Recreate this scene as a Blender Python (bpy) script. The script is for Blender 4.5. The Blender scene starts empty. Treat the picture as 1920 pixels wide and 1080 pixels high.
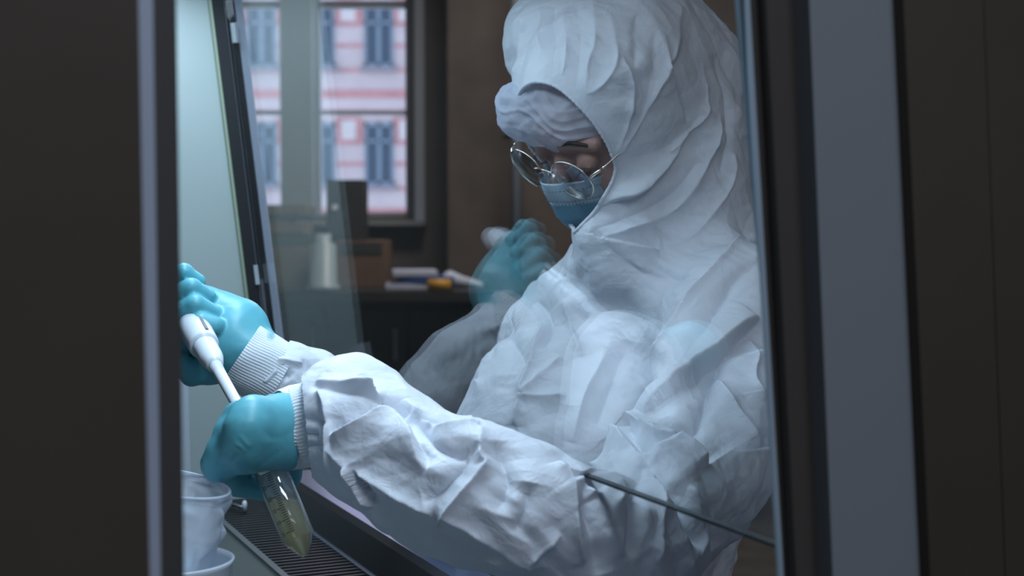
import bpy, bmesh, math, random
import numpy as np
from mathutils import Vector, Matrix
from mathutils.bvhtree import BVHTree

SC = bpy.context.scene
COL = SC.collection
rnd = random.Random(7)
DETAIL = 2
# ------------------------------------------------------------------ camera
CZ = 1.16                      # eye height of the photographer
FPX = 2667.0                   # 50 mm on a 36 mm sensor, in pixels of a 1920 frame
PITCH = math.radians(-3.0)
cam_d = bpy.data.cameras.new('camera')
cam = bpy.data.objects.new('camera', cam_d); COL.objects.link(cam)
cam.location = (0, 0, CZ); cam.rotation_euler = (math.pi / 2 + PITCH, 0, 0)
cam_d.lens = 50; cam_d.sensor_width = 36; cam_d.clip_start = 0.05; cam_d.clip_end = 400
cam_d.dof.use_dof = True; cam_d.dof.focus_distance = 1.40; cam_d.dof.aperture_fstop = 6.3
SC.camera = cam
# ------------------------------------------------------------------ view
SC.view_settings.view_transform = 'Standard'; SC.view_settings.look = 'None'
SC.view_settings.gamma = 1; SC.view_settings.use_curve_mapping = False
SC.view_settings.exposure = 0.0
SC.cycles.use_denoising = True
SC.cycles.max_bounces = 10; SC.cycles.transparent_max_bounces = 24
SC.cycles.caustics_refractive = True
# ------------------------------------------------------------------ sky
wd = bpy.data.worlds.new('overcast sky'); SC.world = wd; wd.use_nodes = True
bg = wd.node_tree.nodes['Background']
bg.inputs[0].default_value = (0.70, 0.80, 1.0, 1); bg.inputs[1].default_value = 1.9


def area(name, loc, direction, sx, sy, watts, color, spread=180):
    l = bpy.data.lights.new(name, 'AREA'); l.shape = 'RECTANGLE'; l.size = sx; l.size_y = sy
    l.energy = watts; l.color = color; l.spread = math.radians(spread)
    o = bpy.data.objects.new(name, l); COL.objects.link(o); o.location = loc
    return o


# ------------------------------------------------------------------ pixel -> place
cp, sp = math.cos(PITCH), math.sin(PITCH)


def ray(px, py):
    a, b = (px - 960) / FPX, -(py - 540) / FPX
    return Vector((a, cp - sp * b, sp + cp * b))


def P(px, py, Y):
    d = ray(px, py)
    return Vector((0, 0, CZ)) + d * (Y / d.y)


# cabinet frame: W along its width (near side -> far side), N out to the operator, Z up
B0 = P(1455, 1022, 0.9)                         # near bottom corner of the sash
ZS = B0.z
_d = ray(504, 673); B1 = Vector((0, 0, CZ)) + _d * ((ZS - CZ) / _d.z)
WV = (B1 - B0); WIDTH = WV.length; WV.normalize()
NV = Vector((WV.y, -WV.x, 0)).normalized()
ZV = Vector((0, 0, 1))
TILT = math.radians(6.6)
UP = (ZV * math.cos(TILT) - NV * math.sin(TILT)).normalized()   # up along the slanted front
NT = (NV * math.cos(TILT) + ZV * math.sin(TILT)).normalized()   # out of the slanted front


def CB(w, n, z):
    """cabinet coordinates: along the width, out of the sash, height over the sash edge"""
    return B0 + WV * w + NV * n + ZV * z


def side(px, py, w=0.0):
    """where the ray through a pixel meets the side wall plane at width w"""
    d = ray(px, py); o = Vector((0, 0, CZ))
    t = (B0 + WV * w - o).dot(WV) / d.dot(WV)
    return o + d * t


# the lamp along the top of the cabinet
LAMP_Z = 0.56
lamp = area('cabinet_lamp_light', CB(WIDTH * .5, -0.16, LAMP_Z - .02), None, 1.10, 0.10, 7.0, (0.62, 0.82, 1.0))
lamp.rotation_euler = (0, 0, math.atan2(WV.y, WV.x))
# two unseen fill lights added under the ceiling to brighten background and near frames
for k, (x, y, e) in enumerate([(0.3, 4.7, 34), (0.7, -0.5, 30)]):
    l = area('ceiling_fill_light', (x, y, 2.63), None, 1.2, 0.6, e, ((.95, .88, .84), (0.78, 0.86, 1.0))[k])

# ------------------------------------------------------------------ materials
MATS = {}


def mat(name, color, rough=.5, metal=0., bump=0., bscale=200., var=0., vscale=8., emit=None, trans=0., ior=1.45, sss=0.,
        coat=0., aniso=None, spec=.5):
    if name in MATS: return MATS[name]
    m = bpy.data.materials.new(name); m.use_nodes = True; MATS[name] = m
    nt = m.node_tree; b = nt.nodes['Principled BSDF']
    b.inputs['Base Color'].default_value = (*color, 1); b.inputs['Roughness'].default_value = rough
    b.inputs['Metallic'].default_value = metal; b.inputs['IOR'].default_value = ior
    b.inputs['Transmission Weight'].default_value = trans
    b.inputs['Specular IOR Level'].default_value = spec
    b.inputs['Coat Weight'].default_value = coat
    if sss:
        b.inputs['Subsurface Weight'].default_value = sss
        b.inputs['Subsurface Radius'].default_value = (.01, .01, .012); b.inputs['Subsurface Scale'].default_value = .5
    if emit:
        b.inputs['Emission Color'].default_value = (*emit[0], 1); b.inputs['Emission Strength'].default_value = emit[1]
    tc = nt.nodes.new('ShaderNodeTexCoord')
    if var:
        n = nt.nodes.new('ShaderNodeTexNoise'); n.inputs['Scale'].default_value = vscale; n.inputs['Detail'].default_value = 5
        nt.links.new(tc.outputs['Object'], n.inputs['Vector'])
        r = nt.nodes.new('ShaderNodeMapRange'); r.inputs['From Min'].default_value = .3; r.inputs['From Max'].default_value = .7
        r.inputs['To Min'].default_value = 1 - var; r.inputs['To Max'].default_value = 1 + var
        nt.links.new(n.outputs['Fac'], r.inputs['Value'])
        mx = nt.nodes.new('ShaderNodeMix'); mx.data_type = 'RGBA'; mx.blend_type = 'MULTIPLY'; mx.inputs[0].default_value = 1
        mx.inputs[6].default_value = (*color, 1)
        nt.links.new(r.outputs[0], mx.inputs[7]); nt.links.new(mx.outputs[2], b.inputs['Base Color'])
    if bump:
        n = nt.nodes.new('ShaderNodeTexNoise'); n.inputs['Scale'].default_value = bscale; n.inputs['Detail'].default_value = 4
        nt.links.new(tc.outputs['Object'], n.inputs['Vector'])
        bp = nt.nodes.new('ShaderNodeBump'); bp.inputs['Strength'].default_value = bump; bp.inputs['Distance'].default_value = .002
        nt.links.new(n.outputs['Fac'], bp.inputs['Height']); nt.links.new(bp.outputs[0], b.inputs['Normal'])
    return m


def pane_mat(name, tint=(.97, .985, .98), gain=1.0, rough=0., milk=0., milkc=(.8, .85, .9), base=.04, top=.96):
    """a clear sheet: Schlick reflection over a straight-through view, optionally a little milky"""
    if name in MATS: return MATS[name]
    m = bpy.data.materials.new(name); m.use_nodes = True; MATS[name] = m
    nt = m.node_tree; nt.nodes.clear(); N = nt.nodes.new; L = nt.links.new
    out = N('ShaderNodeOutputMaterial'); g = N('ShaderNodeNewGeometry')
    dot = N('ShaderNodeVectorMath'); dot.operation = 'DOT_PRODUCT'
    L(g.outputs['Normal'], dot.inputs[0]); L(g.outputs['Incoming'], dot.inputs[1])
    ab = N('ShaderNodeMath'); ab.operation = 'ABSOLUTE'; L(dot.outputs['Value'], ab.inputs[0])
    om = N('ShaderNodeMath'); om.operation = 'SUBTRACT'; om.inputs[0].default_value = 1; L(ab.outputs[0], om.inputs[1])
    pw = N('ShaderNodeMath'); pw.operation = 'POWER'; pw.inputs[1].default_value = 5; L(om.outputs[0], pw.inputs[0])
    ma = N('ShaderNodeMath'); ma.operation = 'MULTIPLY_ADD'; ma.inputs[1].default_value = top * gain; ma.inputs[2].default_value = base * gain
    ma.use_clamp = True
    L(pw.outputs[0], ma.inputs[0])
    tr = N('ShaderNodeBsdfTransparent'); tr.inputs[0].default_value = (*tint, 1)
    gl = N('ShaderNodeBsdfGlossy'); gl.inputs['Roughness'].default_value = rough; gl.inputs['Color'].default_value = (1, 1, 1, 1)
    mx = N('ShaderNodeMixShader'); L(ma.outputs[0], mx.inputs[0])
    view = tr
    if milk:
        df = N('ShaderNodeBsdfDiffuse'); df.inputs[0].default_value = (*milkc, 1)
        tl = N('ShaderNodeBsdfTranslucent'); tl.inputs[0].default_value = (*milkc, 1)
        m2 = N('ShaderNodeMixShader'); m2.inputs[0].default_value = .5; L(df.outputs[0], m2.inputs[1]); L(tl.outputs[0], m2.inputs[2])
        m3 = N('ShaderNodeMixShader'); m3.inputs[0].default_value = milk; L(tr.outputs[0], m3.inputs[1]); L(m2.outputs[0], m3.inputs[2])
        view = m3
    L(view.outputs[0], mx.inputs[1]); L(gl.outputs[0], mx.inputs[2]); L(mx.outputs[0], out.inputs[0])
    return m


def fabric_mat(name, color, rough=.6, transl=.25, fine=.35, fscale=900., clear=0., crease=0.):
    if name in MATS: return MATS[name]
    m = bpy.data.materials.new(name); m.use_nodes = True; MATS[name] = m
    nt = m.node_tree; N = nt.nodes.new; L = nt.links.new
    b = nt.nodes['Principled BSDF']; out = nt.nodes['Material Output']
    b.inputs['Base Color'].default_value = (*color, 1); b.inputs['Roughness'].default_value = rough
    b.inputs['Specular IOR Level'].default_value = .35
    tc = N('ShaderNodeTexCoord')
    n = N('ShaderNodeTexNoise'); n.inputs['Scale'].default_value = fscale; n.inputs['Detail'].default_value = 3
    L(tc.outputs['Object'], n.inputs['Vector'])
    n2 = N('ShaderNodeTexNoise'); n2.inputs['Scale'].default_value = 38; n2.inputs['Detail'].default_value = 3
    n2.inputs['Roughness'].default_value = .6; n2.inputs['Distortion'].default_value = .6
    L(tc.outputs['Object'], n2.inputs['Vector'])
    # creases: the fold lines of a noise around one half
    s = N('ShaderNodeMath'); s.operation = 'SUBTRACT'; s.inputs[1].default_value = .5; L(n2.outputs['Fac'], s.inputs[0])
    a = N('ShaderNodeMath'); a.operation = 'ABSOLUTE'; L(s.outputs[0], a.inputs[0])
    k = N('ShaderNodeMath'); k.operation = 'MULTIPLY'; k.inputs[1].default_value = -crease; L(a.outputs[0], k.inputs[0])
    k2 = N('ShaderNodeMath'); k2.operation = 'MULTIPLY_ADD'; k2.inputs[1].default_value = fine * .12; L(n.outputs['Fac'], k2.inputs[0]); L(k.outputs[0], k2.inputs[2])
    bp = N('ShaderNodeBump'); bp.inputs['Strength'].default_value = 1; bp.inputs['Distance'].default_value = .0022
    L(k2.outputs[0], bp.inputs['Height']); L(bp.outputs[0], b.inputs['Normal'])
    tl = N('ShaderNodeBsdfTranslucent'); tl.inputs[0].default_value = (*color, 1)
    mx = N('ShaderNodeMixShader'); mx.inputs[0].default_value = transl
    L(b.outputs[0], mx.inputs[1]); L(tl.outputs[0], mx.inputs[2])
    last = mx
    if clear:
        tr = N('ShaderNodeBsdfTransparent'); m3 = N('ShaderNodeMixShader'); m3.inputs[0].default_value = clear
        L(mx.outputs[0], m3.inputs[1]); L(tr.outputs[0], m3.inputs[2]); last = m3
    L(last.outputs[0], out.inputs[0])
    return m


# ------------------------------------------------------------------ objects
def obj(name, me, m=None, parent=None, smooth=False):
    if isinstance(me, bmesh.types.BMesh):
        bm = me; me = bpy.data.meshes.new(name); bm.to_mesh(me); bm.free()
    o = bpy.data.objects.new(name, me); COL.objects.link(o)
    if m:
        for x in (m if isinstance(m, (list, tuple)) else [m]): me.materials.append(x)
    if smooth: me.polygons.foreach_set('use_smooth', [True] * len(me.polygons))
    if parent: o.parent = parent; o.matrix_parent_inverse = Matrix.Translation(-parent.location)
    return o


def tag(o, label=None, cat=None, group=None, kind=None):
    if label: o['label'] = label
    if cat: o['category'] = cat
    if group: o['group'] = group
    if kind: o['kind'] = kind
    return o


def empty(name, loc, label, cat, group=None):
    o = bpy.data.objects.new(name, None); COL.objects.link(o); o.location = loc; o.empty_display_size = .05
    return tag(o, label, cat, group)


def hexa(bm, q, off):
    """a slab: quad q (4 points) pushed by vector off"""
    a = [bm.verts.new(p) for p in q]; b = [bm.verts.new(Vector(p) + off) for p in q]
    bm.faces.new(a); bm.faces.new(b[::-1])
    for i in range(4):
        j = (i + 1) % 4; bm.faces.new((a[j], a[i], b[i], b[j]))
    bmesh.ops.recalc_face_normals(bm, faces=bm.faces[:])


def slab(name, q, off, m, parent=None, bevel=0.):
    bm = bmesh.new(); hexa(bm, q, Vector(off))
    if bevel: bmesh.ops.bevel(bm, geom=bm.edges[:], offset=bevel, segments=2, affect='EDGES')
    return obj(name, bm, m, parent)


def box(name, c, s, m, parent=None, bevel=0., rz=0.):
    bm = bmesh.new(); bmesh.ops.create_cube(bm, size=1, matrix=Matrix.Diagonal((*s, 1)))
    if bevel: bmesh.ops.bevel(bm, geom=bm.edges[:], offset=bevel, segments=2, affect='EDGES')
    bmesh.ops.transform(bm, matrix=Matrix.Translation(c) @ Matrix.Rotation(rz, 4, 'Z'), verts=bm.verts[:])
    return obj(name, bm, m, parent)


def cbox(name, w0, w1, n0, n1, z0, z1, m, parent=None, bevel=0.):
    """box in cabinet coordinates"""
    q = [CB(w0, n0, z0), CB(w1, n0, z0), CB(w1, n1, z0), CB(w0, n1, z0)]
    return slab(name, q, ZV * (z1 - z0), m, parent, bevel)


def frame_to(axis):
    z = Vector(axis).normalized(); x = z.orthogonal().normalized(); y = z.cross(x)
    return Matrix((x, y, z)).transposed()


def lathe_bm(profile, p0, p1=None, axis=None, seg=32, closed=True):
    """profile [(t, r)] turned round the axis from p0; t in metres"""
    ax = (Vector(p1) - Vector(p0)).normalized() if p1 is not None else Vector(axis).normalized()
    R = frame_to(ax); bm = bmesh.new(); rings = []
    for t, r in profile:
        rings.append([bm.verts.new(Vector(p0) + R @ Vector((r * math.cos(2 * math.pi * i / seg), r * math.sin(2 * math.pi * i / seg), t))) for i in range(seg)])
    for a, b in zip(rings, rings[1:]):
        for i in range(seg):
            bm.faces.new((a[i], a[(i + 1) % seg], b[(i + 1) % seg], b[i]))
    if closed:
        bm.faces.new(rings[0][::-1]); bm.faces.new(rings[-1])
    bmesh.ops.remove_doubles(bm, verts=bm.verts[:], dist=1e-6)
    return bm


def tube_bm(pts, r, seg=10, bm=None, caps=True):
    bm = bm or bmesh.new(); pts = [Vector(p) for p in pts]; rings = []
    rr = r if isinstance(r, (list, tuple)) else [r] * len(pts); prev = None
    for i, p in enumerate(pts):
        t = (pts[min(i + 1, len(pts) - 1)] - pts[max(i - 1, 0)]).normalized()
        x = (prev - t * prev.dot(t)).normalized() if prev else t.orthogonal().normalized()
        prev = x; y = t.cross(x)
        rings.append([bm.verts.new(p + (x * math.cos(2 * math.pi * k / seg) + y * math.sin(2 * math.pi * k / seg)) * rr[i]) for k in range(seg)])
    for a, b in zip(rings, rings[1:]):
        for k in range(seg): bm.faces.new((a[k], a[(k + 1) % seg], b[(k + 1) % seg], b[k]))
    if caps: bm.faces.new(rings[0][::-1]); bm.faces.new(rings[-1])
    return bm


def spline(pts, n):
    pts = [Vector(p) for p in pts]; out = []; m = len(pts) - 1
    for i in range(m):
        p0, p1, p2, p3 = pts[max(i - 1, 0)], pts[i], pts[i + 1], pts[min(i + 2, m)]
        for k in range(n):
            t = k / n
            out.append(.5 * ((2 * p1) + (p2 - p0) * t + (2 * p0 - 5 * p1 + 4 * p2 - p3) * t * t + (3 * p1 - p0 - 3 * p2 + p3) * t ** 3))
    out.append(pts[-1]); return out


# ------------------------------------------------------------------ noise (numpy)
_rs = np.random.RandomState(11)
_tab = _rs.rand(65536).astype(np.float32) * 2 - 1


def vnoise(p, scale, seed=0):
    q = p * scale + seed * 17.31; i = np.floor(q).astype(np.int64); f = (q - i).astype(np.float32)
    f = f * f * f * (f * (f * 6 - 15) + 10)

    def h(dx, dy, dz):
        return _tab[((i[:, 0] + dx) * 73856093 ^ (i[:, 1] + dy) * 19349663 ^ (i[:, 2] + dz) * 83492791 ^ seed * 2654435) & 65535]
    x, y, z = f[:, 0], f[:, 1], f[:, 2]
    a = h(0, 0, 0) * (1 - x) + h(1, 0, 0) * x; b = h(0, 1, 0) * (1 - x) + h(1, 1, 0) * x
    c = h(0, 0, 1) * (1 - x) + h(1, 0, 1) * x; d = h(0, 1, 1) * (1 - x) + h(1, 1, 1) * x
    return (a * (1 - y) + b * y) * (1 - z) + (c * (1 - y) + d * y) * z


def ridge(p, scale, seed=0):
    """sharp ridges and sharp valleys, like creased paper"""
    w = np.stack([vnoise(p, scale * .8, seed + 5), vnoise(p, scale * .8, seed + 6), vnoise(p, scale * .8, seed + 7)], 1)
    q = p + w * (.35 / scale)
    return np.abs(vnoise(q, scale, seed + 1)) - np.abs(vnoise(q, scale, seed + 2)) 


def facet(p, scale, seed=0, k=14, slope=1.0):
    """crumpled sheet: each random cell is a plane of its own tilt, the highest of the near ones shows"""
    from mathutils.kdtree import KDTree
    lo, hi = p.min(0) - 2 / scale, p.max(0) + 2 / scale
    rs = np.random.RandomState(seed + 100); n = int(np.prod((hi - lo) * scale)) + 8
    c = lo + rs.rand(n, 3) * (hi - lo)
    cell = np.floor((c - lo) * scale).astype(int)
    g = rs.randn(n, 3); g /= np.linalg.norm(g, axis=1)[:, None]
    dims = np.ceil((hi - lo) * scale).astype(int) + 3
    key = (cell[:, 0] * dims[1] + cell[:, 1]) * dims[2] + cell[:, 2]
    order = np.argsort(key); key = key[order]; c = c[order]; g = g[order]
    pc = np.floor((p - lo) * scale).astype(int)
    best = np.full(len(p), -9.); 
    for dx in (-1, 0, 1):
        for dy in (-1, 0, 1):
            for dz in (-1, 0, 1):
                kk = ((pc[:, 0] + dx) * dims[1] + pc[:, 1] + dy) * dims[2] + pc[:, 2] + dz
                s = np.searchsorted(key, kk, 'left')
                for j in range(4):
                    idx = np.minimum(s + j, n - 1); ok = key[idx] == kk
                    v = (p - c[idx]) * scale; r = np.sqrt((v * v).sum(1))
                    val = slope * (v * g[idx]).sum(1) - 1.1 * r
                    best = np.where(ok & (val > best), val, best)
    return np.maximum(best, -1.6)


# ------------------------------------------------------------------ implicit surfaces -> mesh
def smin(a, b, k):
    h = np.clip(.5 + .5 * (b - a) / k, 0, 1); return b * (1 - h) + a * h - k * h * (1 - h)


class Field:
    def __init__(s, lo, hi, vox):
        s.lo = np.array(lo, np.float32); s.vox = vox
        n = np.ceil((np.array(hi) - s.lo) / vox).astype(int) + 1; s.n = n
        s.d = np.full(n, .3, np.float32)
        s.ax = [s.lo[i] + vox * np.arange(n[i], dtype=np.float32) for i in range(3)]

    def _sub(s, lo, hi):
        a = [max(0, int((lo[i] - s.lo[i]) / s.vox)) for i in range(3)]
        b = [min(s.n[i], int((hi[i] - s.lo[i]) / s.vox) + 2) for i in range(3)]
        sl = tuple(slice(a[i], max(a[i] + 1, b[i])) for i in range(3))
        X = s.ax[0][sl[0]][:, None, None]; Y = s.ax[1][sl[1]][None, :, None]; Z = s.ax[2][sl[2]][None, None, :]
        return sl, X, Y, Z

    def cone(s, a, b, ra, rb, k=.01, cut=False, flat=None):
        a, b = Vector(a), Vector(b); m = max(ra, rb) + 3 * k + 3 * s.vox + .01
        lo = [min(a[i], b[i]) - m for i in range(3)]; hi = [max(a[i], b[i]) + m for i in range(3)]
        sl, X, Y, Z = s._sub(lo, hi); ab = b - a; l2 = max(ab.length_squared, 1e-9)
        t = np.clip(((X - a.x) * ab.x + (Y - a.y) * ab.y + (Z - a.z) * ab.z) / l2, 0, 1)
        dx, dy, dz = X - a.x - t * ab.x, Y - a.y - t * ab.y, Z - a.z - t * ab.z
        d = np.sqrt(dx * dx + dy * dy + dz * dz) - (ra + (rb - ra) * t)
        s.d[sl] = np.maximum(s.d[sl], -d) if cut else smin(s.d[sl], d, k)
        return s

    def chain(s, pts, k=.01):
        for (a, ra), (b, rb) in zip(pts, pts[1:]): s.cone(a, b, ra, rb, k)
        return s

    def ell(s, c, r, R=None, k=.01, cut=False):
        c = Vector(c); r = (r, r, r) if not hasattr(r, '__len__') else r; m = max(r) + 3 * k + 3 * s.vox + .01
        sl, X, Y, Z = s._sub([c[i] - m for i in range(3)], [c[i] + m for i in range(3)])
        X, Y, Z = X - c.x, Y - c.y, Z - c.z
        if R is not None:
            ax = [Vector(v) for v in R]
            u = [X * v.x + Y * v.y + Z * v.z for v in ax]
        else: u = [X, Y, Z]
        q = np.sqrt((u[0] / r[0]) ** 2 + (u[1] / r[1]) ** 2 + (u[2] / r[2]) ** 2)
        g = np.sqrt((u[0] / r[0] ** 2) ** 2 + (u[1] / r[1] ** 2) ** 2 + (u[2] / r[2] ** 2) ** 2) + 1e-6
        d = q * (q - 1) / g
        s.d[sl] = np.maximum(s.d[sl], -d) if cut else smin(s.d[sl], d, k)
        return s

    def mesh(s):
        d = s.d; ins = d < 0; n = d.shape
        # cells with a sign change
        c = ins[:-1, :-1, :-1].astype(np.int8)
        tot = np.zeros_like(c)
        for dx in (0, 1):
            for dy in (0, 1):
                for dz in (0, 1): tot += ins[dx:n[0] - 1 + dx, dy:n[1] - 1 + dy, dz:n[2] - 1 + dz]
        act = (tot > 0) & (tot < 8); idx = np.full(act.shape, -1, np.int64); ii = np.argwhere(act); idx[act] = np.arange(len(ii))
        acc = np.zeros((len(ii), 3)); cnt = np.zeros(len(ii))
        cor = {(x, y, z): d[ii[:, 0] + x, ii[:, 1] + y, ii[:, 2] + z] for x in (0, 1) for y in (0, 1) for z in (0, 1)}
        for a in cor:
            for ax in range(3):
                if a[ax]: continue
                b = list(a); b[ax] = 1; b = tuple(b); va, vb = cor[a], cor[b]; m = (va < 0) != (vb < 0)
                t = np.where(m, va / np.where(m, va - vb, 1), 0)
                pt = np.array(a, float)[None, :].repeat(len(ii), 0); pt[:, ax] = t
                acc += pt * m[:, None]; cnt += m
        V = (ii + acc / cnt[:, None]) * s.vox + s.lo
        F = []
        for ax in range(3):
            o = [(0, 0), (0, 0)]
            b = np.roll([0, 1, 2], -ax)  # ax, u, v
            lo_ = [slice(None)] * 3; hi_ = [slice(None)] * 3; lo_[ax] = slice(0, n[ax] - 1); hi_[ax] = slice(1, n[ax])
            m = ins[tuple(lo_)] != ins[tuple(hi_)]; e = np.argwhere(m); u, v = b[1], b[2]
            e = e[(e[:, u] > 0) & (e[:, v] > 0) & (e[:, u] < n[u] - 1) & (e[:, v] < n[v] - 1)]
            flip = ins[e[:, 0], e[:, 1], e[:, 2]]

            def g(du, dv):
                q = e.copy(); q[:, u] -= du; q[:, v] -= dv; return idx[q[:, 0], q[:, 1], q[:, 2]]
            quad = np.stack([g(0, 0), g(1, 0), g(1, 1), g(0, 1)], 1)
            quad[~flip] = quad[~flip][:, ::-1]; F.append(quad)
        F = np.concatenate(F)
        return V, F


def mesh_from(name, V, F):
    me = bpy.data.meshes.new(name); nf = len(F); w = F.shape[1]
    me.vertices.add(len(V)); me.vertices.foreach_set('co', np.asarray(V, np.float32).ravel())
    me.loops.add(nf * w); me.loops.foreach_set('vertex_index', F.ravel().astype(np.int32))
    me.polygons.add(nf); me.polygons.foreach_set('loop_start', np.arange(0, nf * w, w, dtype=np.int32))
    me.update(calc_edges=True); me.validate()
    return me


def smooth_v(V, F, it=2, lam=.5):
    E = np.concatenate([F[:, [i, (i + 1) % 4]] for i in range(4)]); E = np.concatenate([E, E[:, ::-1]])
    cnt = np.bincount(E[:, 0], minlength=len(V))[:, None]
    for _ in range(it):
        S = np.stack([np.bincount(E[:, 0], V[E[:, 1], a], len(V)) for a in range(3)], 1) / np.maximum(cnt, 1)
        V = V + (S - V) * lam
    return V


def normals(V, F):
    a, b = V[F[:, 2]] - V[F[:, 0]], V[F[:, 3]] - V[F[:, 1]]; fn = np.cross(a, b); N = np.zeros_like(V)
    for i in range(4):
        for ax in range(3): N[:, ax] += np.bincount(F[:, i], fn[:, ax], len(V))
    return N / (np.linalg.norm(N, axis=1)[:, None] + 1e-12)


def subdiv(V, F):
    """one linear split of a quad mesh, then a light smoothing"""
    E = np.concatenate([F[:, [i, (i + 1) % 4]] for i in range(4)]); Es = np.sort(E, 1)
    key = Es[:, 0].astype(np.int64) * len(V) + Es[:, 1]; uq, first, inv = np.unique(key, return_index=True, return_inverse=True)
    mid = (V[Es[first, 0]] + V[Es[first, 1]]) / 2; cen = V[F].mean(1); nV = len(V); nE = len(uq); nF = len(F)
    em = inv.reshape(4, nF).T + nV; cf = np.arange(nF) + nV + nE
    V2 = np.concatenate([V, mid, cen])
    F2 = np.concatenate([np.stack([F[:, i], em[:, i], cf, em[:, (i - 1) % 4]], 1) for i in range(4)])
    return smooth_v(V2, F2, 1, .5), F2


def apply_ridges(V, Nn, lines, bvh):
    """traced fold lines: each point is dropped onto the surface, the fold is real relief round that 3-D line"""
    H = np.zeros(len(V))
    for pts, amp, w, kind in lines:
        W3 = []
        for px, py in pts:
            dr = ray(px, py).normalized(); hit = bvh.ray_cast(Vector((0, 0, CZ)), dr)
            if hit[0] is not None: W3.append(hit[0])
        if len(W3) < 2: continue
        W3 = spline(W3, 4); A = np.array([list(p) for p in W3]); reach = 5 * w
        lo, hi = A.min(0) - reach, A.max(0) + reach
        sel = np.where(((V > lo) & (V < hi)).all(1))[0]
        if not len(sel): continue
        Q = V[sel]; bd = np.full(len(sel), 9.); sg = np.zeros(len(sel)); tt = np.zeros(len(sel)); L = len(A) - 1
        for j in range(L):
            a, b = A[j], A[j + 1]; ab = b - a; l2 = ab @ ab + 1e-12
            t = np.clip(((Q - a) @ ab) / l2, 0, 1); r = Q - a - t[:, None] * ab; dd = np.sqrt((r * r).sum(1))
            m = dd < bd; bd = np.where(m, dd, bd); tt = np.where(m, (j + t) / L, tt)
            sd = (np.cross(ab, Nn[sel]) * r).sum(1); sg = np.where(m, np.sign(sd), sg)
        env = np.clip(np.minimum(tt, 1 - tt) * 5, 0, 1) ** .7
        if kind == 'r': h = .55 * np.exp(-bd / w) + .45 * np.exp(-bd / (.35 * w)) * .6
        elif kind == 'v': h = -np.exp(-(bd / w))
        else: h = sg * np.exp(-bd / (2.2 * w)) * np.tanh(bd / (.16 * w)) * .9     # a step: one side stands over the other
        H[sel] += amp * env * h
    return H


def creased(p, scale, seed=0, n=5):
    """folded sheet: straight creases of several directions, each fading in and out"""
    rs = np.random.RandomState(seed + 50); out = np.zeros(len(p))
    for i in range(n):
        d = rs.randn(3); d /= np.linalg.norm(d)
        x = (p @ d) * scale * rs.uniform(.7, 1.4) + vnoise(p, scale * .45, seed + i * 7) * .9 + rs.rand()
        t = np.abs(x - np.floor(x) - .5) * 2
        m = np.clip(vnoise(p, scale * .6, seed + 31 + i * 3) * 1.8 + .35, 0, 1)
        out += (t - .5) * m
    return out



#@@SHELL
# ------------------------------------------------------------------ setting: room
M_wall = mat('room wall paint', (.16, .135, .12), .8, var=.25, vscale=1.5)
M_floor = mat('dark vinyl floor', (.06, .06, .06), .5, var=.2)
M_ceil = mat('ceiling paint', (.30, .31, .33), .9)
M_white = mat('white joinery paint', (.50, .55, .62), .5)
M_black = mat('black profile', (.010, .011, .013), .6)
M_steel = mat('brushed steel', (.32, .34, .36), .32, metal=.9, bump=.15, bscale=300)
RX0, RX1, RY0, RY1, RZ1 = -3.2, 2.6, -1.6, 6.5, 2.7
tag(box('floor', ((RX0 + RX1) / 2, (RY0 + RY1) / 2, -.05), (RX1 - RX0, RY1 - RY0, .1), M_floor), kind='structure')
tag(box('ceiling', ((RX0 + RX1) / 2, (RY0 + RY1) / 2, RZ1 + .05), (RX1 - RX0, RY1 - RY0, .1), M_ceil), kind='structure')
tag(box('wall_left', (RX0 - .05, (RY0 + RY1) / 2, RZ1 / 2), (.1, RY1 - RY0, RZ1), M_wall), kind='structure')
tag(box('wall_right', (RX1 + .05, (RY0 + RY1) / 2, RZ1 / 2), (.1, RY1 - RY0, RZ1), M_wall), kind='structure')
tag(box('wall_front', ((RX0 + RX1) / 2, RY0 - .05, RZ1 / 2), (RX1 - RX0 + .2, .1, RZ1), M_wall), kind='structure')
# back wall with two window openings
SY = 6.5 / FPX


def BX(px, Y=6.5): return P(px, 400, Y).x
def BZ(py, Y=6.5): return P(960, py, Y).z


wz0, wz1 = BZ(405), BZ(-330)
ops = [(BX(395), BX(530)), (BX(590), BX(766))]
bmw = bmesh.new()


def bx(bm, x0, x1, y0, y1, z0, z1):
    hexa(bm, [(x0, y0, z0), (x1, y0, z0), (x1, y1, z0), (x0, y1, z0)], Vector((0, 0, z1 - z0)))


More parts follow.
